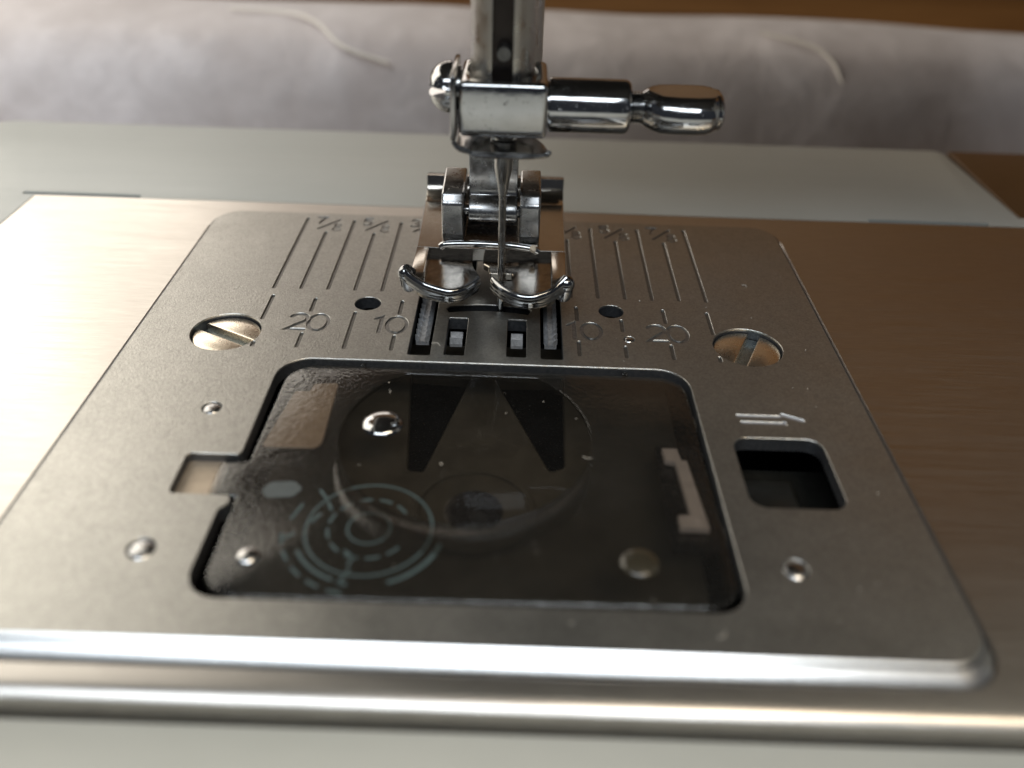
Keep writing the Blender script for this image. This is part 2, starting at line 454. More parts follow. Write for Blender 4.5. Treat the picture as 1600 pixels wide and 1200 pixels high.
put('rear_cover', plate(rc, [], [(1.2, BT+.02), (.7, BT-.1), (.25, BT-.45), (0, BT-1.1), (0, -60)], bottom=False,
    outer_loops=[(inset(clean(rc), d) if False else [(x+(0 if y < 60 or abs(x) < 70 else (-d if x > 0 else d)), y-(d if y > 60 else 0)) for x, y in rc], z) for d, z in ((1.4, BT+.02), (.8, BT-.12), (.3, BT-.5), (0, BT-1.3), (0, -60))]), PLASTIC, mach, ang=60)
put('slot_floor', box(-69.4, 72, 38.7, 40.6, -4.2, -3.4), PLASTIC_DARK, mach)
put('side_plate', box(76.8, 130, 42.7, 70.2, -60, BT-.25, .3), simple('side_panel_reflected_brown', (.13, .075, .035), .3, .4, .05, .1), mach)  # steel inset with the wood's brown reflection put into its colour
put('front_cover', plate([(-89, -42.6), (130, -42.6), (130, -150), (-89, -150)], [], [(.0, -2.0)], bottom=False,
    outer_loops=[([(-89, -42.6), (130, -42.6), (130, -150), (-89, -150)], -2.5), ([(-89, -42.15), (130, -42.15), (130, -156), (-89, -156)], -3.2), ([(-89, -42.15), (130, -42.15), (130, -158), (-89, -158)], -88)]), PLASTIC, mach, ang=60)
# the head and arm over the bed, reaching down towards the needle bar
put('machine_head', box(-38, 62, -22, 88, 57, 270, 6, 4), PLASTIC, mach, ang=60)
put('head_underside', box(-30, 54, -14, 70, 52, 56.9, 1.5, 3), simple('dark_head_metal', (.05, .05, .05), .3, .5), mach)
put('machine_arm', box(62.2, 260, 6, 70, 124, 262, 8, 4), PLASTIC, mach, ang=60)
put('added_shade_block', box(62.3, 112, -14, 24, 58, 123.6, 6, 4), PLASTIC, mach, ang=60)  # added box out of view, keeps lamp light off the right of the rear cover
put('machine_column', box(260.2, 340, -30, 72, -88, 262, 8, 4), PLASTIC, mach, ang=60)
# inside, under the plate
hb = box(-36, 36, -36, 33, -22, -21)
for a in ((-37, -36, -36, 33), (36, 37, -36, 33), (-37, 37, -37, -36), (-37, 37, 33, 34)): hb = box(*a, -22, -3.3, bm=hb)
put('hook_housing', hb, BLACK, mach)

# ------------------------------------------------------------------ the needle plate
npl = thing('needle_plate', 'satin grey needle plate engraved 20 10 10 20 with seam lines and slots', 'needle plate', (0, 0, 0))
LW = .42
def line(x, y0, y1, wd=LW): return rrect(x-wd/2, x+wd/2, min(y0, y1), max(y0, y1), wd*.49, 3)
SC = [(-28.2, 2.7), (28.35, 3.0)]; SR = 3.75
HO = [(-13.9, 9.6, 1.5), (14.0, 9.6, 1.42)]
DOTS = [(-25.6, -10.9, .95), (-25.6, -29.2, 1.15), (25.6, -29.1, 1.05), (15.55, 3.75, .62)]
def opening_loop():
    o = []
    def arc(cx, cy, r, a0, a1, n=8):
        for k in range(n+1):
            a = R(a0+(a1-a0)*k/n); o.append((cx+r*cos(a), cy+r*sin(a)))
    arc(17.7, -5.2, 3.3, 90, 0); arc(18.7, -31.1, 2.6, 0, -90); arc(-18.5, -31.2, 2.6, 270, 180)
    o += [(-21.0, -24.6), (-20.3, -23.6), (-20.6, -22.8), (-25.5, -22.8), (-25.75, -22.3), (-25.75, -17.9), (-25.5, -17.55), (-21.3, -17.55), (-21.0, -17.1)]
    arc(-17.6, -5.3, 3.4, 180, 90)
    return o
opening = opening_loop()
big = [opening, rrect(23.6, 32.0, -22.2, -12.75, 1.5, 5)]
big += [circle(x, y, SR) for x, y in SC]+[circle(x, y, r, 28) for x, y, r in HO]
big += [rrect(-8.2, -5.8, -.7, 22, .25, 2), rrect(5.85, 8.25, -.7, 22, .25, 2), rrect(-4.4, -2.2, -.5, 7.1, .2, 2), rrect(2.2, 4.35, -.5, 7.1, .2, 2)]
big += [rrect(-3.9, -1.9, 12.6, 22, .3, 2), rrect(1.9, 3.9, 12.6, 22, .3, 2)]
sl = [(4.7*cos(R(a)), 0) for a in ()]
nslot = []
for k in range(17):
    x = -4.5+9*k/16; nslot.append((x, 9.95+.35-.35*(x/4.5)**2*1.6+.35))
nslot = [(x, y-.35) for x, y in nslot]
arcend = [(4.85, 9.25)]
nslot = nslot+arcend+[(x, y-1.4) for x, y in nslot[::-1]]+[(-4.85, 9.25)]
big.append([(x, y-.1) for x, y in nslot])
ins = 25.4/8
ul = [(-8, 12.4, 32.0), (-7, 12.5, 27.9), (-6, 12.5, 31.6), (-5, 12.5, 27.9), (-4, 12.5, 31.5), (-3, 12.5, 27.9), (3, 12.5, 27.9), (4, 12.5, 31.5), (5, 12.5, 27.9), (6, 12.4, 31.6), (7, 12.5, 27.8), (8, 12.4, 31.9)]
lines = [line(k*ins, a, b_) for k, a, b_ in ul]
lines += [line(x, a, b_) for x, a, b_ in ((-25, 10.9, 5.4), (-24.7, 1.0, -.1), (-20, 10.5, 7.4), (-20, 3.0, 0), (-15, 7.7, 0), (-10, 10.5, 7.4), (-10, 3.1, 0),
        (10, 10.4, 7.3), (10, 3.1, 0.1), (15, 7.9, 5.2), (15, 2.4, 0), (20, 10.4, 7.3), (20, 3.0, 0), (25, 10.1, 5.2), (24.9, .9, -.2))]
nums = []                                     # (name of character, loops)
for cx, ch in ((-20.95, '2'), (-18.7, '0'), (-11.95, '1'), (-10.02, '0'), (9.45, '1'), (11.5, '0'), (18.75, '2'), (21.05, '0')):
    nums.append(digit(ch, cx, 5.2, 3.6, .46))
for m_, ch in ((-7, '7'), (-5, '5'), (-3, '3'), (3, '3'), (5, '5'), (7, '7')):
    cx = m_*ins
    nums.append(digit(ch, cx-1.25, 31.3, 2.2, .36)); nums.append(digit('/', cx, 30.2, 3.0, .32)); nums.append(digit('8', cx+1.25, 29.3, 2.4, .27))
arrow = [[(24.75, -9.2), (29.0, -9.2), (29.2, -8.8), (31.2, -9.75), (31.2, -10.1), (30.9, -10.1), (29.2, -9.3), (29.0, -9.55), (24.75, -9.55)],
         [(25.0, -10.25), (29.0, -10.25), (29.1, -10.0), (29.35, -10.2), (29.35, -10.75), (29.1, -10.6), (25.0, -10.6)]]
eng = lines+[l for n in nums for l in n]+arrow+[circle(x, y, r, 28) for x, y, r in DOTS]
top0 = rrect(-37.7, 37.7, -37.45, 33.5, 3.3, 8)
def skirt(sx, f, bk, z):
    """outline grown by sx at the sides, f at the front, bk at the back"""
    return [(x*(1+sx/37.7), -37.45-f+(y+37.45)*((33.5+bk)+37.45+f)/70.95) for x, y in top0], z
pl = plate(top0, big+eng, [(0.04, 0), (0, -.04), (0, -.24)], bottom=False,
    outer_loops=[skirt(0, 0, 0, 0), skirt(.05, .06, .05, -.05), skirt(.20, .28, .16, -.235), skirt(.46, .70, .34, -.59), skirt(.68, 1.08, .50, -.90), skirt(.78, 1.24, .56, -1.08), skirt(.80, 1.3, .58, -1.3), skirt(.80, 1.3, .58, -2.0)])
pl0 = pl
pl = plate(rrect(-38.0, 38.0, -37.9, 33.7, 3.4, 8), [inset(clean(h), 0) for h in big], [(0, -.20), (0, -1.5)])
body = put('plate_body', pl0, SATIN, npl, ang=20)
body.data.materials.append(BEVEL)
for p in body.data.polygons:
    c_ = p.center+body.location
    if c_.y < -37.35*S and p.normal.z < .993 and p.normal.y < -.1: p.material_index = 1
put('shaded_plate_core', pl, SHADED_EDGE, npl, ang=20)
def floor_piece(name, loops, mat, z=-.16, label=None):
    loops = [clean(l) for l in loops]
    o = max(loops, key=lambda l: abs(area2(l)))
    hs = [l for l in loops if l is not o and area2(o)*area2(o) > 0]
    if name == 'numeral' and len(loops) == 4:      # the 8: two rings
        b = plate(loops[0] if abs(area2(loops[0])) > abs(area2(loops[1])) else loops[1], [loops[1] if abs(area2(loops[0])) > abs(area2(loops[1])) else loops[0]], [(0, z), (0, -.19)])
        p, q = (loops[2], loops[3]) if abs(area2(loops[2])) > abs(area2(loops[3])) else (loops[3], loops[2])
        b = plate(p, [q], [(0, z), (0, -.19)], bm=b)
    else: b = plate(o, hs, [(0, z), (0, -.19)])
    return put(name, b, mat, npl, smooth=False, label=label)
for l in lines: floor_piece('seam_line', [l], GROOVE)
for l in nums: floor_piece('numeral', l, NUMERAL, -.14)
for l in arrow: floor_piece('arrow_mark', [l], ARROW, -.10)
# plate screws, sunk with a wide slot
def plate_screw(x, y, ang_, tilt=0):
    hw = .62; r = SR-.12; b = bmesh.new()
    z0 = -.42; d = .85
    a0 = math.asin(hw/r)
    for s in (1, -1):
        lp = [(r*cos(a), s*r*sin(a)) for a in [a0+(pi-2*a0)*k/24 for k in range(25)]]
        b = plate(lp, [], [(.22, z0), (.08, z0-.06), (0, z0-.2), (0, z0-d)], bm=b)
    b2 = lathe([(0, z0-d+.05), (r*.995, z0-d+.05), (r*.995, z0-1.6), (0, z0-1.6)], bm=None)
    M = Matrix.Translation((x, y, 0)) @ Matrix.Rotation(ang_, 4, 'Z')
    bmesh.ops.transform(b, matrix=M, verts=b.verts[:]); bmesh.ops.transform(b2, matrix=M, verts=b2.verts[:])
    s = put('screw', b, SCREWM, npl, label='slotted plate screw, slot lying '+('across' if ang_ < 1 else 'upright'))
    put('slot_floor', b2, SLOTM, s)
plate_screw(SC[0][0], SC[0][1], R(-28)); plate_screw(SC[1][0], SC[1][1], R(66))
# peened dimples
for x, y, r in DOTS:
    q = lathe([(r*.99, -.23), (r*.9, -.16), (r*.78, -.05), (r*.6, .03), (r*.3, .06), (0, .07)], at=(x, y, 0), n=28)
    put('rivet', q, CAST, npl, ang=60)

# release slider in the right window, lever in the left notch
put('release_slider', box(24.4, 29.6, -24.5, -14.4, -5.6, -3.4, .5, bm=box(22.0, 34.0, -26, -11, -7.5, -5.5)), simple('slider_black', (.008, .008, .007), 0, .35, .2, .5), mach)
put('latch_lever', plate(roundpoly([(-26.4, -23.4), (-22.2, -23.4), (-22.5, -17.0), (-26.4, -17.0)], .3), [], [(.08, -1.0), (0, -1.1), (0, -1.45)], bm=None), simple('lever_steel', (.40, .335, .265), .6, .45, .10, .8, .02), mach)

# ------------------------------------------------------------------ bobbin cover
bc = thing('bobbin_cover', 'smoky see-through plastic bobbin cover with teal threading diagram', 'bobbin cover', (0, -17, -1.4))
CT = -.42
cov = []
def covl():
    o = []
    def arc(cx, cy, r, a0, a1, n=8):
        for k in range(n+1):
            a = R(a0+(a1-a0)*k/n); o.append((cx+r*cos(a), cy+r*sin(a)))
    arc(17.75, -5.4, 2.9, 90, 0); o.extend([(20.7, -9.2), (20.92, -9.6), (20.92, -10.8), (20.65, -11.3), (20.75, -24.0), (21.1, -24.6), (21.1, -25.6), (20.85, -26.2)])
    arc(18.35, -30.4, 2.5, 0, -90); arc(-17.6, -30.6, 2.6, 270, 180)
    o.extend([(-20.2, -22.5), (-22.5, -22.4), (-22.7, -21.9), (-22.7, -18.3), (-22.4, -17.8), (-20.3, -17.8)])
    arc(-17.0, -5.4, 3.1, 180, 90)
    return o
CX, CY, CR = -1.25, -13.2, 11.75
cw = [(CX+CR*cos(a), CY+CR*sin(a)) for a in [R(125.0)+ (2*pi-R(70))*k/64 for k in range(65)]]
put('cover_body', plate(covl(), [cw], [(.35, CT), (.14, CT-.07), (0, CT-.2), (0, CT-.5)], [(.03, CT), (0, CT-.03), (0, CT-.5)]), COVER, bc, ang=20)
put('clear_window', plate([(x*1, y*1) for x, y in inset(clean(cw), .05)] if area2(cw) > 0 else cw, [], [(.05, CT-.03), (0, CT-.08), (0, CT-.4)]), WINDOW, bc, ang=20)
def ring_pts(cx, cy, r, a0=0, a1=360, n=None):
    n = n or max(4, int(abs(a1-a0)/6)); return [(cx+r*cos(R(a0+(a1-a0)*k/n)), cy+r*sin(R(a0+(a1-a0)*k/n))) for k in range(n+1)]
# printed threading diagram
D = (-8.35, -25.75)
pz = CT+.012
pr = bmesh.new()
def prt(pts, wd=.30, closed=False):
    global pr
    ls = stroke(pts, wd, closed)
    pr = plate(ls[1] if closed and abs(area2(ls[1])) > abs(area2(ls[0])) else ls[0], ([ls[0]] if abs(area2(ls[1])) > abs(area2(ls[0])) else [ls[1]]) if closed else [], [(0, pz+.006), (0, pz)], bm=pr)
def ringc(r, wd): prt([(D[0]+r*cos(2*pi*k/60), D[1]+r*sin(2*pi*k/60)) for k in range(60)], wd, True)
ringc(5.15, .20); ringc(1.75, .18)
for a in range(0, 360, 30):
    if a in (0, 330): continue
    prt(ring_pts(*D, 3.35, a+4, a+22), .24)
prt(ring_pts(*D, 6.15, 292, 345), .34); prt(ring_pts(*D, 5.95, 208, 250), .30); prt(ring_pts(*D, 6.1, 255, 262), .3)
for a0 in (188, 204, 220, 236, 252): prt(ring_pts(*D, 7.0, a0, a0+9), .26)
prt([(-14.3, -23.2), (-14.9, -25.0)], .26); prt([(-13.2, -21.4), (-12.5, -22.4)], .26); prt([(-12.2, -22.9), (-11.8, -23.8)], .28); prt([(-12.6, -24.3), (-13.2, -25.3)], .3)
prt([(-14.3, -26.6), (-15.2, -27.4)], .26); prt([(-9.2, -30.3), (-9.8, -31.7)], .26)
prt([(-9.9, -28.3), (-9.1, -29.0), (-9.4, -29.9)], .22)
put('threading_diagram', pr, PRINT, bc, smooth=False)
hexp = roundpoly([(-17.6, -20.6), (-15.6, -20.4), (-14.7, -21.3), (-15.4, -22.4), (-17.6, -22.6), (-18.2, -21.6)], .3, 3)
put('print_patch', plate(hexp, [], [(0, pz+.006), (0, pz)]), simple('faded_print', (.050, .062, .066), 0, .5), bc, smooth=False)
# moulded bosses seen in the plastic
for x, y, r, m_ in ((-9.2, -11.9, 1.95, WINDOW), (-17.3, -29.3, 1.0, CHROME_DARK), (13.5, -28.6, 1.6, simple('dull_tan_boss', (.030, .026, .018), 0, .20))):
    put('boss', lathe([(r, CT-.02 if m_ is not WINDOW else CT-.12), (r*.95, CT+.12), (r*.82, CT+.26), (r*.6, CT+.38), (r*.3, CT+.45), (0, CT+.47)], at=(x, y, 0), n=36), CHROME if m_ is WINDOW else m_, bc, ang=70)
# finger dip: low crescent ridge round the front of the window
b = bmesh.new(); NR = 60; rows = []
for k in range(NR+1):
    a = R(200+140*k/NR); f_ = sin(pi*k/NR)**.9
    rows.append([b.verts.new((CX+(CR+.25+3.6*u*f_)*cos(a), CY+(CR+.25+3.6*u*f_)*sin(a), CT-.01+.26*f_*sin(pi*min(1, u))**2)) for u in [j/8 for j in range(9)]])
for A, B in zip(rows, rows[1:]):
    for j in range(8): b.faces.new((A[j], A[j+1], B[j+1], B[j]))
put('finger_ridge', b, COVER, bc, ang=80)
for x in (-12.6, 14.6): put('hinge_nib', box(x-.3, x+.3, -2.45, -1.95, CT-.5, CT+.05, .06), COVER, bc)
# metal springs below the cover
put('cover_spring', plate(roundpoly([(-19.0, -5.6), (-17.5, -5.6), (-17.4, -4.3), (-14.9, -4.0), (-14.7, -13.7), (-15.3, -14.4), (-20.2, -14.4)], .4), [], [(.06, -1.55), (0, -1.6), (0, -1.8)]), SPRING, mach)
put('latch_recess', box(16.9, 20.9, -25.2, -11.6, -2.8, -2.3), BLACK, mach)
ls = plate([(x+.4, y) for x, y in [(16.9, -12.9), (18.3, -12.9), (18.5, -14.6), (19.0, -14.6), (19.7, -23.4), (17.2, -23.4), (17.2, -21.9), (18.3, -21.8), (17.9, -14.8), (17.0, -14.6)]], [], [(.03, -1.5), (0, -1.55), (0, -2.1)])
put('cover_latch', ls, LATCH, mach, label='pale bent latch under the right edge of the bobbin cover')

# ------------------------------------------------------------------ bobbin case below
bob = thing('bobbin_case', 'dark bobbin case with two triangular openings seen through the clear cover window', 'bobbin case', (0, -10, -12))
tri1 = roundpoly([(-8.5, 4.0), (-1.6, 3.4), (-5.4, -13.2), (-6.9, -13.0)], .5)
tri2 = roundpoly([(8.6, 3.6), (0.9, 3.2), (6.9, -12.6), (8.4, -11.8)], .5)
put('case_top', plate(rrect(-20, 20, -30, 9.5, 3), [tri1, tri2], [(.15, -5.2), (0, -5.4), (0, -7)]), HOOKM, bob)
put('case_ring', lathe([(5.0, -5.25), (5.1, -4.95), (5.6, -4.9), (5.75, -5.25)], at=(-.2, -18.4, 0), n=60), HOOKM, bob)
put('hub', lathe([(0, -5.1), (2.5, -5.1), (2.7, -5.17), (2.7, -5.25)], at=(-.2, -18.4, 0), n=48), BLACK, bob)
put('case_floor', box(-20, 20, -30, 9.5, -14, -13), BLACK, bob)

# ------------------------------------------------------------------ feed dogs
fd = thing('feed_dog', 'grey toothed steel feed dog showing in the slots of the needle plate', 'feed dog', (0, 5, -6))
def herring(x0, x1, y0, y1, z, n):
    b = box(x0+.1, x1-.1, y0+.3, y1, z-1.1, z-.62); xm = (x0+x1)/2; L = (y1-y0)/n
    for s in (0, 1):
        xa, xb = (x0, xm-.30) if s == 0 else (xm+.30, x1)
        for k in range(n):
            ya = y0+k*L; yb = ya+L
            inn = .62                           # outer end swept back towards the needle
            (pa, pb) = ((ya+inn, ya) if s == 0 else (ya, ya+inn))
            A = [(xa, pa, z-.66), (xb, pb, z-.66), (xb, pb+L, z-.66), (xa, pa+L, z-.66)]
            T_ = [(xa, pa+.12, z), (xb, pb+.12, z)]
            v = [b.verts.new(p) for p in A+T_]
            for f_ in ((0, 1, 5, 4), (4, 5, 2, 3), (0, 4, 3), (1, 2, 5), (0, 3, 2, 1)): b.faces.new([v[i] for i in f_])
    return b
put('tooth_bar', herring(-7.85, -6.25, 3.1, 20, -.30, 15), FEED, fd, smooth=False)
put('tooth_bar', herring(6.25, 7.75, 3.1, 20, -.30, 15), FEED, fd, smooth=False)
for x0, x1 in ((-4.05, -2.7), (2.65, 3.95)):
    b = box(x0, x1, 3.55, 5.9, -1.6, -1.2)
    for ya, zt in ((3.55, -.55), (4.75, -.55)):
        v = [b.verts.new(p) for p in [(x0, ya, -1.3), (x1, ya, -1.3), (x1, ya+1.15, -1.3), (x0, ya+1.15, -1.3), (x0, ya+.25, zt), (x1, ya+.25, zt)]]
        for f_ in ((0, 1, 5, 4), (4, 5, 2, 3), (0, 4, 3), (1, 2, 5)): b.faces.new([v[i] for i in f_])
    put('small_tooth_bar', b, FEED, fd, smooth=False)

# ------------------------------------------------------------------ presser foot (raised)
pf = thing('presser_foot', 'polished raised zigzag presser foot with two upturned toes', 'presser foot', (0, 20, 3.2))
ZT, ZF, ZB = 4.9, 4.05, 3.3
lipL = [(-9.0, 7.4, 5.3), (-8.6, 6.6, 5.15), (-7.0, 5.4, 4.75), (-5.6, 4.9, 4.5), (-4.1, 4.6, 4.35), (-2.8, 5.2, 4.35), (-1.9, 6.3, 4.4), (-1.15, 7.6, 4.5)]
lipR = [(.45, 7.5, 4.5), (.9, 6.6, 4.45), (1.8, 5.3, 4.4), (3.0, 4.3, 4.35), (4.6, 3.9, 4.35), (6.3, 4.5, 4.6), (7.6, 5.6, 4.95), (8.4, 6.3, 5.2)]
def toe_floor(lip, inner):
    pts = [(p[0], p[1]+.1) for p in spline(lip, 4)]
    return pts
# sole: rear plate, side rims, floors
rear = [(-8.75, 14.7), (8.75, 14.5), (8.95, 27.8), (-9.1, 28.4)]
solep = bmesh.new()
prof = [(14.6, ZT), (28.6, ZT), (29.3, ZT+.12), (29.9, ZT+.45), (30.35, ZT+1.0), (30.6, ZT+1.7), (30.7, ZT+2.3)]
def slab(xl0, xl1, xr0, xr1, prof, th):
    """swept slab along Y; widths interpolated"""
    b = bmesh.new(); N = len(prof); rows = []
    for i, (y, z) in enumerate(prof):
        t_ = i/(N-1); a = prof[max(0, i-1)]; c = prof[min(N-1, i+1)]; d = Vector((c[0]-a[0], c[1]-a[1])).normalized(); nx, nz = -d.y, d.x
        xl = xl0+(xl1-xl0)*t_; xr = xr0+(xr1-xr0)*t_
        rows.append([b.verts.new(p) for p in ((xl, y, z), (xr, y, z), (xr, y-nx*th, z-nz*th), (xl, y-nx*th, z-nz*th))])
    for A, B in zip(rows, rows[1:]):
        for k in range(4): b.faces.new((A[k], A[(k+1) % 4], B[(k+1) % 4], B[k]))
    b.faces.new(rows[0]); b.faces.new(rows[-1]); bmesh.ops.recalc_face_normals(b, faces=b.faces[:])
    bevel(b, .12, 2, 40)
    return b
solep = plate([(-8.65, 14.6), (8.6, 14.55), (8.78, 27.6), (-8.98, 27.6)], [rrect(-3.15, 3.05, 15.3, 24, .4, 3)], [(.08, ZT), (0, ZT-.08), (0, ZT-1.5)])
solep = merge(solep, slab(-8.98, -9.0, 8.78, 8.8, [(27.55, ZT-.002)]+prof[1:], 1.5))
solep = merge(solep, slab(-8.65, -8.65, -7.15, -7.2, [(7.3, ZT-.003), (9, ZT-.003), (14.7, ZT-.003)], 1.3))
solep = merge(solep, slab(6.85, 6.9, 8.35, 8.6, [(6.4, ZT-.003), (8.5, ZT-.003), (14.6, ZT-.003)], 1.3))
put('sole', solep, simple('foot_sole_chrome', (.48, .45, .41), 1.0, .16, .08, .7, .006), pf, ang=28)
put('sole_recess', box(-3.4, 3.3, 15.1, 24.2, 3.0, 3.35), BLACK, pf)
fl = roundpoly([(-7.3, 14.9), (-2.15, 14.9), (-2.1, 12.6), (-1.75, 11.2), (-1.25, 10.2), (-1.15, 8.9), (-1.1, 7.4), (-1.9, 6.2), (-2.8, 5.1), (-4.1, 4.5), (-5.6, 4.9), (-7.0, 5.5), (-7.9, 6.4)], .25)
frr = roundpoly([(7.0, 14.8), (-.9, 14.8), (-.85, 12.6), (-.1, 11.8), (-.05, 10.3), (2.6, 10.3), (2.6, 8.7), (.3, 8.6), (.35, 7.4), (1.7, 5.2), (3.0, 4.3), (4.6, 3.9), (6.3, 4.5), (7.3, 5.3)], .25)
tm = simple('toe_darkened_chrome', (.27, .245, .215), 1.0, .13, .35, 1.3, .008)  # chrome darkened in colour to stand for dark reflections of the clevis and clamp
for q in (fl, frr): put('toe_plate', plate(q, [], [(.10, ZF), (0, ZF-.10), (0, ZB)]), tm, pf)
for lp in (lipL, lipR):
    sp = spline(lp, 6); n = len(sp)
    outer_first = lp is lipL; sg = 1 if outer_first else -1
    rad = []
    for i in range(n):
        u = i/(n-1) if outer_first else 1-i/(n-1)
        rad.append(.62+.42*max(0, 1-u*5.5)**1.0-.10*max(0, u-.85)*4)
    b = tube(sp, rad, 16, sq=(.62, 1.15))
    e = sp[0] if outer_first else sp[-1]
    sph = bmesh.new(); bmesh.ops.create_uvsphere(sph, u_segments=24, v_segments=14, radius=.96); bmesh.ops.transform(sph, matrix=Matrix.Translation(e), verts=sph.verts[:])
    b = merge(b, sph)
    b = tube([(e.x+.05*sg, e.y+.25, e.z), (e.x+.15*sg, e.y+.45, ZB+.5), (e.x+.2*sg, e.y+.6, ZB)], [1.0, .95, .85], 18, bm=b)
    b = tube([(p.x, p.y+.3, p.z-.55) for p in sp[3:-2]] if outer_first else [(p.x, p.y+.3, p.z-.55) for p in sp[2:-3]], .55, 12, sq=(.9, 1.0), bm=b)
    put('toe_lip', b, LIPM, pf, ang=60)
put('cross_ridge', tube(spline([(-5.9, 14.75, 4.95), (-5.2, 14.7, 5.3), (-2.5, 14.6, 5.5), (0, 14.5, 5.55), (2.5, 14.4, 5.5), (4.7, 14.2, 5.3), (5.4, 14.3, 4.95)], 5), .42, 10), CHROME, pf, ang=80)
def clevis(x0, x1, y0=15.9):
    b = bmesh.new()
    pr_ = [(y0+.5, 4.85), (y0, 5.7), (y0, 9.75), (y0+.5, 10.25), (y0+.75, 10.75), (y0+1.3, 10.95), (y0+6.6, 11.6), (y0+7.4, 11.0), (y0+7.4, 4.85)]
    L = [b.verts.new((x0, y, z)) for y, z in pr_]; Q = [b.verts.new((x1, y, z)) for y, z in pr_]
    b.faces.new(L); b.faces.new(Q)
    for k in range(len(pr_)): b.faces.new((L[k], L[(k+1) % 8], Q[(k+1) % 8], Q[k]))
    bmesh.ops.recalc_face_normals(b, faces=b.faces[:]); bevel(b, .28, 3, 20)
    return b
put('clevis_block', clevis(-5.85, -3.25), CAST, pf); put('clevis_block', clevis(3.15, 5.55, 15.8), CAST, pf)
put('foot_pin', lathe([(0, -5.9), (.75, -5.9), (.75, 5.6), (0, 5.6)], 'x', (0, 18.4, 8.0), 20), CHROME_DARK, pf)
gl = bmesh.new(); bmesh.ops.create_icosphere(gl, subdivisions=3, radius=.42)
for v in gl.verts: v.co = v.co*(1+.35*noise.noise(v.co*4))+Vector((4.85, 14.0, 5.45))
put('lint_speck', gl, simple('pale_lint', (.62, .52, .40), 0, .8), pf, ang=80)

# ------------------------------------------------------------------ presser bar and foot holder
pb = thing('presser_bar', 'steel presser bar with snap-on foot holder, behind the needle', 'presser bar', (0, 19, 6))
prb = [(18.6, 24), (17.7, 23), (17.5, 14.0), (17.6, 12.2), (17.9, 11.0), (17.75, 10.2), (16.9, 9.8), (16.2, 9.0), (16.0, 8.2), (16.3, 7.3), (17.2, 6.7), (18.6, 6.8), (19.6, 8), (20.2, 10), (20.6, 12.5), (21.0, 24)]
b = bmesh.new(); L = [b.verts.new((-2.75, y, z)) for y, z in prb]; Q = [b.verts.new((2.85, y, z)) for y, z in prb]
b.faces.new(L); b.faces.new(Q)
for k in range(len(prb)): b.faces.new((L[k], L[(k+1) % len(prb)], Q[(k+1) % len(prb)], Q[k]))
bmesh.ops.recalc_face_normals(b, faces=b.faces[:]); bevel(b, .18, 2, 50)
put('foot_holder', b, CAST, pb, ang=40)
put('bar', lathe([(0, 22), (3.4, 22), (3.55, 22.2), (3.55, 75), (0, 75)], at=(1.5, 20.5, 0)), BARMETAL, pb)

# ------------------------------------------------------------------ needle bar, clamp, thumb screw
nb = thing('needle_bar', 'steel needle bar with chrome clamp block and knurled side screw', 'needle bar', (1.15, 9.3, 20))
nb['label'] = 'steel needle bar with square chrome clamp block, barrel and thumb screw'
BX, BY, BR = 1.05, 9.3, 3.12
pts = []
g0 = math.asin(1.0/BR)
for k in range(61):
    a = -pi/2+g0+(2*pi-2*g0)*k/60; pts.append((BX+BR*cos(a), BY+BR*sin(a)))
pts += [(BX-1.0, BY-1.1), (BX+1.0, BY-1.1)]
put('bar', plate(pts, [], [(.05, 75), (0, 74.95), (0, 21.8)]), BARMETAL, nb, ang=35)
put('groove_pin', lathe([(0, -1.0), (.62, -1.0), (.68, -.9), (.68, 1.0), (0, 1.0)], 'y', (1.18, BY-1.9, 28.9), 24), GROOVE, nb)
put('groove_floor', box(BX-1.01, BX+1.01, BY-1.3, BY-1.06, 22, 75), simple('dark_groove_steel', (.06, .05, .045), .8, .4), nb)
blk = plate(rrect(-3.0, 5.45, 4.7, 12.9, .55, 5), [circle(BX, BY, 3.3, 40)], [(.5, 26.75), (.32, 26.70), (.15, 26.55), (.04, 26.3), (0, 26.0), (0, 22.3), (.04, 22.0), (.15, 21.75), (.32, 21.6), (.5, 21.55)], [(.15, 26.75), (0, 26.6), (0, 21.55)])
put('clamp_block', blk, CHROME, nb, ang=50)
put('clamp_barrel', lathe([(0, 5.3), (2.2, 5.3), (2.2, 5.6), (2.55, 5.62), (2.58, 5.8), (2.58, 13.0), (2.5, 13.3), (2.3, 13.5), (1.5, 13.55), (0, 13.55)], 'x', (0, 9, 23.6), 56), CHROME, nb)
th = []
for k in range(6):
    x = 13.3+k*.3; th += [(1.35, x), (1.6, x+.15)]
th = [(0, 13.2)]+th+[(1.3, 15.2), (0, 15.2)]
tsc = put('thumb_screw', None or (lambda: (lambda b: b)(lathe([(0, 14.5), (1.4, 14.5), (1.5, 14.8), (1.85, 15.2), (2.2, 15.8), (2.38, 16.6), (2.42, 18.2), (2.42, 19.8), (2.36, 20.9), (2.15, 21.6), (2.0, 21.75), (1.95, 21.95), (1.9, 22.25), (1.55, 22.5), (.8, 22.6), (0, 22.6)], 'x', (0, 9, 23.6), 56,
    fn=lambda p: Vector((p.x, 9+(p.y-9)*(1.0+.45*min(1, max(0, (p.x-14.8)/2.2))), 23.6+(max(-1.95-.12*cos((p.x-18.5)*.8), min(1.72, (p.z-23.6)*.97)) if p.x > 15.5 else (p.z-23.6)))))))(), CHROME, nb, ang=50)
put('screw_thread', lathe(th, 'x', (0, 9, 23.6), 32), CHROME_DARK, tsc, ang=20)
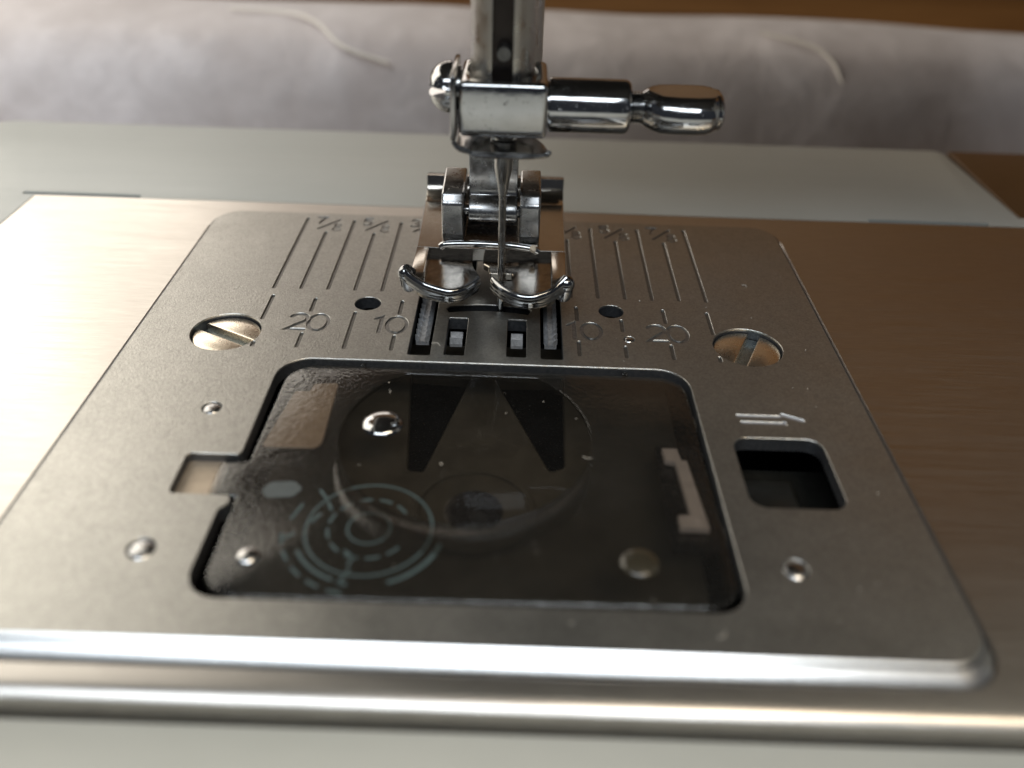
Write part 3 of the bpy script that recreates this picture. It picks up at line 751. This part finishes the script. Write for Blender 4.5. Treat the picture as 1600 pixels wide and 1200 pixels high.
# slotted dome screw on the left
def dome(s):
    b = bmesh.new(); r = 2.45; rows = []
    for i in range(11):
        a = pi/2*i/10; rr = r*cos(a)**.8 if i < 10 else .05; x = -3.9-2.2*sin(a)
        row = []
        for k in range(17):
            q = pi*k/16; y = rr*cos(q); z = rr*sin(q)
            row.append(b.verts.new((x, 9+y, 25.0+s*max(.42, z))))
        rows.append(row)
    for A, B in zip(rows, rows[1:]):
        for k in range(16):
            try: b.faces.new((A[k], A[k+1], B[k+1], B[k]))
            except ValueError: pass
        try: b.faces.new((A[0], B[0], B[16], A[16]))
        except ValueError: pass
    return b
ds = put('side_screw', merge(dome(1), dome(-1)), CHROME, nb, ang=50)
put('screw_core', lathe([(0, -4.35), (2.1, -4.35), (2.1, -3.0), (0, -3.0)], 'x', (0, 9, 25.0), 32), CHROME_DARK, ds)
# thread guide: side strap and lip below the block
gd = box(-3.75, -3.22, 4.6, 12.3, 21.2, 27.3, .2)
gd = merge(gd, tube(spline([(-3.5, 4.9, 22.0), (-3.5, 4.8, 21.2), (-3.1, 4.7, 20.6), (-2.2, 4.6, 20.35), (-1.7, 4.5, 20.05), (-1.2, 4.4, 19.9)], 5), .27, 8))
gd = merge(gd, plate(roundpoly([(-3.4, 11.5), (-3.3, 5.6), (-1.7, 4.7), (5.2, 4.55), (5.9, 5.1), (5.3, 7.5), (4.2, 9.8), (3.0, 11.5)], .4), [circle(1.25, 9.3, 1.35, 24)], [(.1, 20.2), (0, 20.1), (0, 19.9), (.1, 19.8)]))
gd = merge(gd, tube(spline([(-1.7, 4.55, 19.95), (0, 4.45, 19.9), (3, 4.45, 19.92), (5.3, 4.6, 20.05), (5.8, 5.2, 20.15)], 5), .27, 8))
put('thread_guide', gd, CHROME_DARK, nb, ang=40)
put('needle_collar', lathe([(0, 20.4), (1.25, 20.4), (1.35, 20.5), (1.35, 21.8), (0, 21.8)], at=(1.25, 9.3, 0), n=32), CHROME, nb)

# ------------------------------------------------------------------ the needle
nd = thing('needle', 'slim steel sewing needle passing down through the foot into the plate', 'needle', (1.3, 9.3, -3))
sh = [(.02, -4), (.12, -3.2), (.30, -1.5), (.36, 0), (.38, 2), (.40, 12), (.42, 13.8), (.62, 15.2), (.92, 16.8), (.96, 17.4), (.96, 21)]
put('shank', lathe([(0, sh[0][1])]+sh+[(0, 21)], at=(1.3, 9.3, 0), n=28), NEEDLEM, nd, ang=60)
put('scarf_groove', tube([(1.42, 9.3-.375, 1.0), (1.42, 9.3-.385, 12.8)], [.07, .09], 6), CHROME_DARK, nd)

# ------------------------------------------------------------------ dust and lint on the metal
random.seed(11)
b = bmesh.new()
def top_z(x, y):
    if abs(x) < 22.5 and -34.5 < y < -1.2: return (CT if abs(x) < 20 and -32.5 < y < -3 else None)
    if abs(x) < 11 and -1.2 <= y < 24: return None
    if 22.5 <= x < 33 and -24 < y < -8.5: return None
    return 0 if (abs(x) < 37.3 and -37 < y < 33) else None
n = 0
while n < 95:
    x, y = random.uniform(-37, 37), random.uniform(-37, 33); z = top_z(x, y)
    if z is None: continue
    r = random.uniform(.018, .05)*(1.0 if random.random() < .9 else 1.6)
    q = bmesh.new(); bmesh.ops.create_icosphere(q, subdivisions=1, radius=r)
    bmesh.ops.transform(q, matrix=Matrix.Translation((x, y, z+r*.6)) @ Matrix.Rotation(random.random()*6, 4, 'Z') @ Matrix.Diagonal((random.uniform(.8, 2.2), 1, .7, 1)), verts=q.verts[:])
    b = merge(b, q); n += 1
for x, y, a, L in ((-4.9, 1.2, 2.2, 1.3), (-9.2, -7.1, 1.2, .7), (9.6, -15.8, -.8, 1.1), (-30, 12, .4, 1.0), (31, 16.5, 1.9, .9), (18.3, -36.0, .3, 1.2), (-12, -35.6, 2.7, 1.4)):
    zz = top_z(x, y); zz = 0 if zz is None else zz
    b = merge(b, tube(spline([(x, y, zz+.03), (x+L*.4*cos(a), y+L*.4*sin(a), zz+.09), (x+L*.8*cos(a+.5), y+L*.8*sin(a+.5), zz+.04)], 4), .022, 5))
put('dust', b, simple('pale_dust', (.62, .58, .52), 0, .9), None, kind='stuff', label='fine dust specks and lint fibres on the needle plate and cover', cat='dust', origin=(0, 0, 0))
